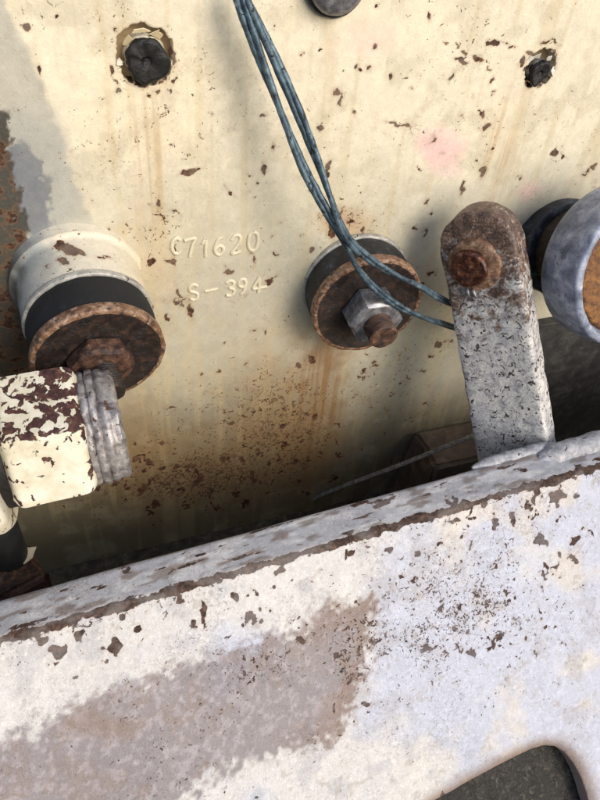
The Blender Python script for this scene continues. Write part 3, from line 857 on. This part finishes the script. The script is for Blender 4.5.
# ================================================================== recessed bolts in the panel
def stub(Hc, dx, dz, r, y0, y1, label, side):
    t = empty('recessed_bolt', frame((Hc[0] + dx, y0, Hc[2] + dz), (0, -1, 0))); tag(t, label, 'bolt', 'bolts in ragged recesses of the panel')
    L = y0 - y1
    lathe('shank', [(r * 1.02, 0), (r * 1.02, L * 0.35), (r * 0.96, L * 0.6), (r * 0.9, L - 0.0032)], side, t, 56, 0.0010, 3, smooth=60)
    lathe('end_face', rounded_profile([(r * 0.94, L - 0.0045), (r * 0.97, L - 0.0010), (r * 0.86, L), (r * 0.3, L - 0.0004), (r * 0.2, L - 0.0014), (0, L - 0.0016)], 0.0005), 'black', t, 56, 0.0019, 9, smooth=60)
    return t
M['flaking'] = worn_metal('flaking_white_on_black', [(0.3, (10, 9, 8)), (0.5, (30, 26, 22)), (0.7, (60, 52, 44))], 3, (0.2, 0.45), 0.0, 0.0003, over=[((224, 214, 190), 0.47, 5, 0.3)])
M['flaking_silver'] = worn_metal('flaking_silver', [(0.3, (84, 84, 84)), (0.5, (146, 146, 144)), (0.7, (204, 202, 196))], 4, (0.2, 0.4), 0.5, 0.0004, over=[((20, 18, 16), 0.62, 3, 0.5)])
stub(H1, 0.0006, -0.0016, 0.0102, 0.0082, -0.0045, 'black bolt end with flaked white shank in the larger round recess', 'flaking')
stub(H2, -0.0012, -0.0020, 0.0068, 0.0078, -0.0035, 'small black bolt end with silver shank in the smaller ragged recess', 'flaking_silver')

# ================================================================== upper bolt head, cut by the picture's edge
hc = on_y(334, -22)
t = empty('bolt_head', frame((hc[0], 0.0005, hc[2]), (0, -1, 0))); tag(t, 'grey domed bolt head with dark rim above the two recesses', 'bolt')
lathe('washer', rounded_profile([(0, 0), (0.0172, 0), (0.0170, 0.003), (0, 0.003)], 0.0008), 'grey_steel', t, 64, 0.0004, 2)
lathe('seal', rounded_profile([(0, 0.0028), (0.0160, 0.0028), (0.0160, 0.0052), (0, 0.0052)], 0.0008), 'rubber', t, 64, 0.0003, 3)
lathe('dome', rounded_profile([(0, 0.005), (0.0148, 0.005), (0.0144, 0.008), (0.011, 0.0112), (0, 0.0125)], 0.002, 4), 'grey_steel', t, 64, 0.0003, 4)

# ================================================================== roller
rc = at_depth(642, 271, 0.412)
rb = on_y(549, 244, -0.001)
axr = rc - rb; D = np.linalg.norm(axr); axr /= D
rb = rb - axr * 0.012; D += 0.012
t = empty('roller', frame(rb, axr)); tag(t, 'large blue grey roller with rusty brown core beside the steel link', 'roller')
lathe('axle', rounded_profile([(0.022, 0), (0.022, D - 0.034)], 0.001), 'dark_rust', t, 64, 0.0006, 5)
lathe('back_disc', rounded_profile([(0, 0.004), (0.033, 0.004), (0.034, 0.030), (0, 0.031)], 0.003), 'grey_rubber', t, 96, 0.0008, 6)
lathe('spacer', rounded_profile([(0, 0.0298), (0.028, 0.0298), (0.027, D - 0.0345), (0, D - 0.0345)], 0.003), 'dark_rust', t, 96, 0.0008, 7)
rim = lathe('rim', rounded_profile([(0, D - 0.036), (0.047, D - 0.036), (0.0505, D - 0.030), (0.0510, D - 0.010), (0.0500, D - 0.001), (0.0465, D), (0.0445, D - 0.001), (0.0435, D - 0.007), (0, D - 0.007)], 0.0018), 'blue_steel', t, 160, 0.0005, 8, smooth=50)
lathe('core', rounded_profile([(0, D - 0.008), (0.0432, D - 0.008), (0.0420, D - 0.0035), (0.03, D - 0.0025), (0, D - 0.003)], 0.0015), 'orange_rust', rim, 128, 0.0012, 9, smooth=60)

# ================================================================== steel link with its pin
M['link'] = None
def link_material():
    t = NT('worn_link_steel')
    s = t.sep()
    n = t.noise(7, 6, 0.62, 0.8); f = t.noise(1.3, 4, 0.6, 0.6, off=33)
    base = t.ramp(t.math('ADD', t.math('MULTIPLY', n, 0.6), t.math('MULTIPLY', f, 0.4)), [(0.3, (104, 102, 104)), (0.43, (164, 162, 164)), (0.54, (204, 201, 196)), (0.68, (232, 228, 216))])
    d = t.math('ADD', t.math('MULTIPLY', s[1], 0.022), t.math('MULTIPLY', t.math('SUBTRACT', t.noise(11, 6, 0.68, 1.0, off=70), 0.5), 6.5))
    rm = t.math('MULTIPLY', t.step(d, 1.9, 3.3), 0.95)
    sp = t.step(t.noise(3.4, 4, 0.55, 1.2, off=14), 0.585, 0.63)
    rust = t.ramp(t.math('ADD', t.math('MULTIPLY', n, 0.5), t.math('MULTIPLY', f, 0.5)), [(0.32, (24, 16, 13)), (0.44, (60, 41, 31)), (0.54, (98, 72, 56)), (0.68, (176, 154, 134))])
    c = t.mix(sp, base, (66, 58, 54))
    c = t.mix(rm, c, rust)
    h = t.math('ADD', t.math('MULTIPLY', n, 1.0), t.math('MULTIPLY', f, 0.7))
    h = t.math('SUBTRACT', h, t.math('MULTIPLY', sp, 0.6))
    t.bump(h, 0.0004)
    return t.done(c, t.math('ADD', 0.3, t.math('MULTIPLY', f, 0.4)), 0.0)
M['link'] = link_material()
M['weld'] = worn_metal('painted_weld', [(0.3, (112, 112, 116)), (0.5, (158, 158, 162)), (0.7, (196, 194, 192))], 5, (0.4, 0.65), 0.0, 0.0004, over=[((88, 74, 64), 0.64, 4, 0.8)])
Bp = on_y(511, 452, -0.101)
Pp = on_y(479, 264, -0.048)
Lx = Pp - Bp; LL = np.linalg.norm(Lx); Lx /= LL
perp = np.array([0, -Lx[2], Lx[1]]); perp /= np.linalg.norm(perp)
Nn = -0.80 * np.array([1, 0, 0]) + 0.60 * perp
Nn -= Lx * (Nn @ Lx); Nn /= np.linalg.norm(Nn)
Wd = np.cross(Lx, Nn)
# local frame: x across, y along the link, z out of its face; origin at the weld
lm = Matrix(((Wd[0], Lx[0], Nn[0], Bp[0]), (Wd[1], Lx[1], Nn[1], Bp[1]), (Wd[2], Lx[2], Nn[2], Bp[2]), (0, 0, 0, 1)))
link = empty('steel_link', lm); tag(link, 'upright grey steel link with rounded rusty top, welded to the beam', 'link')
hw, tk = 0.0238, 0.021
CY = LL + 0.0075                                 # centre of the rounded end
outl = []
for y in np.linspace(-0.050, CY, 50): outl.append((hw * (1.0 + 0.10 * (1 - y / CY)), y))
for k in range(1, 40):
    a = math.pi * k / 40
    outl.append((hw * math.cos(a), CY + hw * 1.08 * math.sin(a)))
for y in np.linspace(CY, -0.050, 50): outl.append((-hw * (1.0 + 0.10 * (1 - y / CY)), y))
outl = np.array(outl)
cen = np.array([0.0, 0.0])
def inset(o, d):
    t_ = np.gradient(o, axis=0); t_ /= np.linalg.norm(t_, axis=1)[:, None]
    nn = np.stack([t_[:, 1], -t_[:, 0]], 1)
    return o - nn * d
loops = []
for d, z in [(0.006, 0.0), (0.0022, 0.0), (0.0008, -0.0005), (0.0, -0.0018), (0.0, -0.006), (0.0, -0.011), (0.0, -0.016), (0.0, -tk + 0.0018), (0.0008, -tk + 0.0005), (0.0022, -tk), (0.006, -tk)]:
    q = inset(outl, d)
    k = fbm(q[:, 0] * 200 + z * 300, q[:, 1] * 200, 91, 4) - 0.5
    loops.append(np.column_stack([q[:, 0] + k * 0.0022 * np.sign(q[:, 0] + 1e-9), q[:, 1] + k * 0.001, np.full(len(q), z) + k * 0.0006]))
V = np.vstack(loops); m = len(outl); fs = []
for i in range(len(loops) - 1):
    for j in range(m):
        j2 = (j + 1) % m
        fs.append((i * m + j, i * m + j2, (i + 1) * m + j2, (i + 1) * m + j)[::-1])
fs.append(tuple(j for j in range(m))); fs.append(tuple((len(loops) - 1) * m + j for j in range(m))[::-1])
obj('plate', V, fs, 'link', link, 40)
# weld bead where the link meets the beam
wa, wb = on_y(474, 466, YB), on_y(560, 441, YB)
bead = []
for k in range(61):
    xx = wa[0] + (wb[0] - wa[0]) * k / 60
    bead.append(np.array(link.matrix_world.inverted() @ Vector((xx, YB + 0.0010, ztop(xx) - 0.0022))))
v, f = tube_geo(np.array(bead), np.array([0.0046 * min(1, 0.25 + k / 14, 0.25 + (60 - k) / 14) for k in range(61)]), 16, 0.26, 4)
obj('weld_bead', v, f, 'weld', link, 60)
# pin in the eye of the link (glossy rust)
M['wet_rust'] = worn_metal('glossy_rust', [(0.3, (24, 12, 9)), (0.47, (62, 34, 24)), (0.6, (104, 64, 44)), (0.75, (168, 138, 116))], 4, (0.12, 0.4), 0.2, 0.0005)
pin = lathe('pin', rounded_profile([(0.0118, -0.001), (0.0118, 0.0065), (0.0106, 0.0080), (0.003, 0.0074), (0, 0.0074)], 0.0008), 'wet_rust', link, 56, 0.0010, 12, center=(-0.0045, LL - 0.0005), smooth=50)
ringo = lathe('pin_collar', rounded_profile([(0.0116, -0.0006), (0.0172, -0.0006), (0.0166, 0.0022), (0.0122, 0.0032)], 0.0008), 'rim_rust', pin, 64, 0.0006, 14, center=(-0.003, LL), smooth=50)
v, f = tube_geo(catmull([(-0.006, LL - 0.0157, 0.001), (-0.0055, LL - 0.0167, 0.003), (-0.005, LL - 0.0192, 0.0028), (-0.005, LL - 0.0212, 0.0006)], 6), 0.0013, 8)
obj('split_pin', v, f, 'grey_steel', pin, 60)
v, f = tube_geo(catmull([(-0.0095, LL - 0.0147, 0.001), (-0.0092, LL - 0.0162, 0.003), (-0.0088, LL - 0.0187, 0.0028), (-0.0086, LL - 0.0207, 0.0006)], 6), 0.0013, 8)
obj('split_pin', v, f, 'grey_steel', pin, 60)

lump = []
for k in range(50):
    xx = 0.268 + k * 0.0022
    lump.append((xx - OB[0], YB - 0.0065 - OB[1], ztop(xx) - 0.0030 - OB[2]))
v, f = tube_geo(np.array(lump), np.array([0.0085 * min(1.0, 0.4 + k / 8) for k in range(50)]), 22, 0.16, 14)
obj('weld_seam', v, f, 'weld', beam, 60)

# ================================================================== tie wire
A = [(236, -14, -.016), (243, 8, -.018), (262, 60, -.022), (284, 120, -.028), (304, 170, -.034), (325, 208, -.040), (343, 240, -.044), (356, 264, -.045), (374, 286, -.0455), (398, 305, -.046), (424, 318, -.043), (444, 325, -.034), (466, 330, -.018)]
Bw = [(243, -14, -.016), (250, 8, -.018), (276, 60, -.022), (300, 120, -.028), (319, 165, -.034), (333, 202, -.041), (347, 236, -.046), (366, 257, -.045), (394, 274, -.046), (420, 287, -.043), (444, 299, -.034), (466, 309, -.018)]
wire = empty('tie_wire', Matrix.Translation(Vector(on_y(A[0][0], A[0][1], A[0][2]))))
OW = np.array(on_y(A[0][0], A[0][1], A[0][2]))
tag(wire, 'looped blue grey tie wire hanging over the mount to the link', 'wire')
for k, pth in enumerate((A, Bw)):
    Cc = catmull([on_y(p[0] + random.uniform(-1.2, 1.2), p[1] + random.uniform(-1.2, 1.2), p[2]) for p in pth], 14)
    T, N, Bn = sweep_frames(Cc)
    s = np.concatenate([[0], np.cumsum(np.linalg.norm(np.diff(Cc, axis=0), axis=1))])
    for q in range(2):
        ph = s / 0.190 * 2 * math.pi + q * math.pi + k
        Ch = Cc + (np.cos(ph)[:, None] * N + np.sin(ph)[:, None] * Bn) * (0.00135 - 0.0004 * s / s[-1])[:, None] - OW
        v, f = tube_geo(Ch, 0.00172 - 0.0005 * s / s[-1], 10, 0.24, 3 + k * 2 + q)
        obj('strand', v, f, 'wire', wire, 60)

# ================================================================== painted hex fitting
M['hexpaint'] = worn_metal('flaking_cream_on_rust', [(0.3, (198, 190, 164)), (0.5, (226, 220, 196)), (0.7, (236, 230, 212))], 12, (0.4, 0.6), 0.0, 0.00025)
def hex_material():
    t = NT('flaking_cream_on_rust')
    n = t.noise(10, 5, 0.6, 0.3); f = t.noise(0.9, 3, 0.6, off=21)
    paint = t.ramp(n, [(0.3, (192, 182, 154)), (0.5, (214, 206, 182)), (0.7, (228, 222, 204))])
    rust = t.ramp(t.noise(2.5, 5, 0.6, 0.5, off=5), [(0.3, (34, 17, 16)), (0.5, (66, 38, 34)), (0.65, (96, 62, 48)), (0.8, (140, 104, 76))])
    a = t.attr('wear').outputs['Fac']
    m = t.math('ADD', t.noise(5.0, 3, 0.5, 0.5, off=44), t.math('MULTIPLY', t.math('SUBTRACT', f, 0.5), 0.12))
    m = t.step(t.math('ADD', m, a), 0.60, 0.63)
    c = t.mix(m, paint, rust)
    t.bump(t.math('ADD', t.math('MULTIPLY', m, -1.0), t.math('MULTIPLY', f, 0.3)), 0.0004)
    return t.done(c, t.math('ADD', 0.42, t.math('MULTIPLY', m, 0.3)))
M['hexpaint'] = hex_material()
M['collar'] = worn_metal('worn_collar_steel', [(0.3, (82, 76, 74)), (0.46, (136, 130, 128)), (0.6, (176, 172, 168)), (0.74, (214, 210, 204))], 5, (0.25, 0.6), 0.4, 0.0003, over=[((84, 62, 52), 0.64, 5, 0.7)])
hx = at_depth(62, 434, 0.331)
hax = Vector((1.0, 0.0, 0.03)).normalized()
fit = empty('hex_fitting', frame(hx, hax, (0, -1, 0))); tag(fit, 'large cream hex fitting with flaking paint and ribbed steel collar in front of the mount', 'fitting')
HR = 0.0312
PHX = math.radians(-47 + 30)
def add_wear(o, fn):
    co = np.zeros(len(o.data.vertices) * 3, np.float32); o.data.vertices.foreach_get('co', co)
    a = o.data.attributes.new('wear', 'FLOAT', 'POINT'); a.data.foreach_set('value', fn(co.reshape(-1, 3)).astype(np.float32))
hexbody = lathe('hex_body', rounded_profile([(HR * 0.86, -0.0255), (HR * 1.0, -0.0225), (HR * 1.0, 0.0070), (HR * 0.97, 0.0105), (HR * 0.84, 0.0130), (0.01, 0.0130)], 0.0022, 5), 'hexpaint', fit, 144, 0.0002, 31, hexa=True, phase=PHX, smooth=24, sub=0.0015)
mwn = np.array(frame(hx, hax, (0, -1, 0)))
def hex_wear(v):
    w = v @ mwn[:3, :3].T + mwn[:3, 3]
    a, b = to_px(w)
    up = 1 - sstep(-6, 3, b - (440 - 0.18 * a))        # the flat above the front edge has lost most of its paint
    e = np.abs(b - (441 - 0.18 * a))
    d = -0.25 + up * (0.28 + 0.13 * sstep(-10, 60, a))
    d = np.maximum(d, 0.16 * (1 - sstep(1, 5, e)) - 0.02)
    d = np.maximum(d, 0.16 * sstep(66, 90, a - (b - 430) * 0.22) - 0.1)
    return d
add_wear(hexbody, hex_wear)
gp = [(0.010, 0.011), (0.0270, 0.011)]
for k in range(4):
    z0 = 0.0118 + k * 0.0042
    q_ = 0.0284 + (0.0004, 0.0010, 0.0004, -0.0006)[k]
    gp += [(q_, z0 + 0.0004), (q_ + 0.0003, z0 + 0.0018), (q_, z0 + 0.0032), (q_ - (0.0009, 0.0014, 0.0006, 0.001)[k], z0 + 0.0038)]
gp += [(0.0258, 0.0292), (0.012, 0.0292), (0.011, 0.024), (0, 0.024)]
lathe('ribbed_collar', gp, 'collar', fit, 128, 0.0011, 33, smooth=50)
lathe('seal_ring', [(0.01, -0.0300), (0.0305, -0.0300), (0.0305, -0.0250), (0.01, -0.0250)], 'black', fit, 96, 0.0003, 34)
bb = lathe('rear_body', rounded_profile([(0.012, -0.16), (0.0420, -0.16), (0.0420, -0.034), (0.039, -0.0295), (0.012, -0.0295)], 0.002, 4), 'hexpaint', fit, 128, 0.0003, 35, hexa=False, phase=PHX, smooth=24)
add_wear(bb, lambda v: np.full(len(v), 0.0))
# black post carrying the fitting
pb = hx + np.array(hax) * -0.060
pz = FLOOR - 0.004
post_c = [(pb[0] + 0.010, pb[1] + 0.028, pz), (pb[0] + 0.010, pb[1] + 0.028, pb[2] - 0.024)]
inv = fit.matrix_world.inverted()
v, f = tube_geo(np.array([np.array(inv @ Vector(post_c[0])) * (1 - k) + np.array(inv @ Vector(post_c[1])) * k for k in np.linspace(0, 1, 12)]), 0.011, 24)
obj('support_post', v, f, 'hose', fit, 40)

# ================================================================== dark plate under the roller
M['dark_plate'] = worn_metal('dark_grey_plate', [(0.3, (26, 25, 24)), (0.5, (48, 46, 43)), (0.7, (78, 74, 68))], 10, (0.6, 0.85), 0.0, 0.0003, over=[((66, 48, 36), 0.66, 6, 0.85)])
q0 = on_y(512, 380, -0.006)
q1 = on_y(560, 318, -0.006)
dp = bevel_box('backing_plate', (0.69 - q0[0], 0.010, q1[2] - FLOOR), 'dark_plate', None, Matrix.Translation(((0.69 + q0[0]) / 2, -0.0045, FLOOR - 0.002)), 0.0015, 0.0012, 17)
tag(dp, 'dark grey steel plate fixed low on the housing under the roller', 'plate')

# ================================================================== small things in the channel
M['bracket'] = worn_metal('dirty_bracket', [(0.3, (60, 46, 36)), (0.5, (92, 76, 60)), (0.7, (128, 108, 86))], 16, (0.6, 0.9), 0.0, 0.0005)
gz = on_y(437, 440, -0.012)
gs = bevel_box('corner_bracket', (0.085, 0.052, 0.092), 'bracket', None, Matrix.Translation((gz[0] + 0.012, -0.0275, FLOOR - 0.003)), 0.003, 0.003, 4, 0.82)
tag(gs, 'dark rusty bracket block behind the foot of the link', 'bracket')
bl = on_y(2, 580, -0.075)
bk = bevel_box('scrap_block', (0.050, 0.036, bl[2] - FLOOR + 0.008), 'rust', None, Matrix.Translation((bl[0], bl[1], FLOOR - 0.002)) @ Matrix.Rotation(0.35, 4, 'Z'), 0.004, 0.006, 9, 0.94)
tag(bk, 'brown rusty block standing in the channel below the fitting', 'scrap')
fl = on_y(31, 567, -0.066)
fv = np.array([(-.006, -.002, 0), (-.002, -.0065, .0006), (.0035, -.004, .002), (.0065, .003, .0028), (.001, .005, .0012), (-.005, .003, .0004)])
fv2 = np.vstack([fv, fv + [0, 0, .0007]])
ff = [(5, 4, 3, 2, 1, 0), (6, 7, 8, 9, 10, 11)] + [(i, (i + 1) % 6, (i + 1) % 6 + 6, i + 6) for i in range(6)]
o = obj('paint_flake', fv2, ff, 'cream', None, 30); o.location = Vector((fl[0], fl[1], bl[2] + 0.007)); tag(o, 'curled cream paint flake lying on the rusty block', 'paint flake')

rp = [on_y(312, 499, 0.001), on_y(330, 491, -0.008), on_y(365, 478, -0.022), on_y(400, 465, -0.034), on_y(435, 451, -0.045), on_y(470, 437, -0.055), on_y(500, 426, -0.062)]
OR = np.array(rp[0])
rope = empty('wire_rope', Matrix.Translation(Vector(rp[0]))); tag(rope, 'thin twisted steel rope stretched from the housing to behind the link', 'rope')
Cc = catmull(rp, 24); T, N, Bn = sweep_frames(Cc)
s = np.concatenate([[0], np.cumsum(np.linalg.norm(np.diff(Cc, axis=0), axis=1))])
for q in range(5):
    ph = s / 0.016 * 2 * math.pi + q * 2 * math.pi / 5
    v, f = tube_geo(Cc + (np.cos(ph)[:, None] * N + np.sin(ph)[:, None] * Bn) * 0.00125 - OR, 0.00085, 7)
    obj('strand', v, f, 'rope', rope, 60)
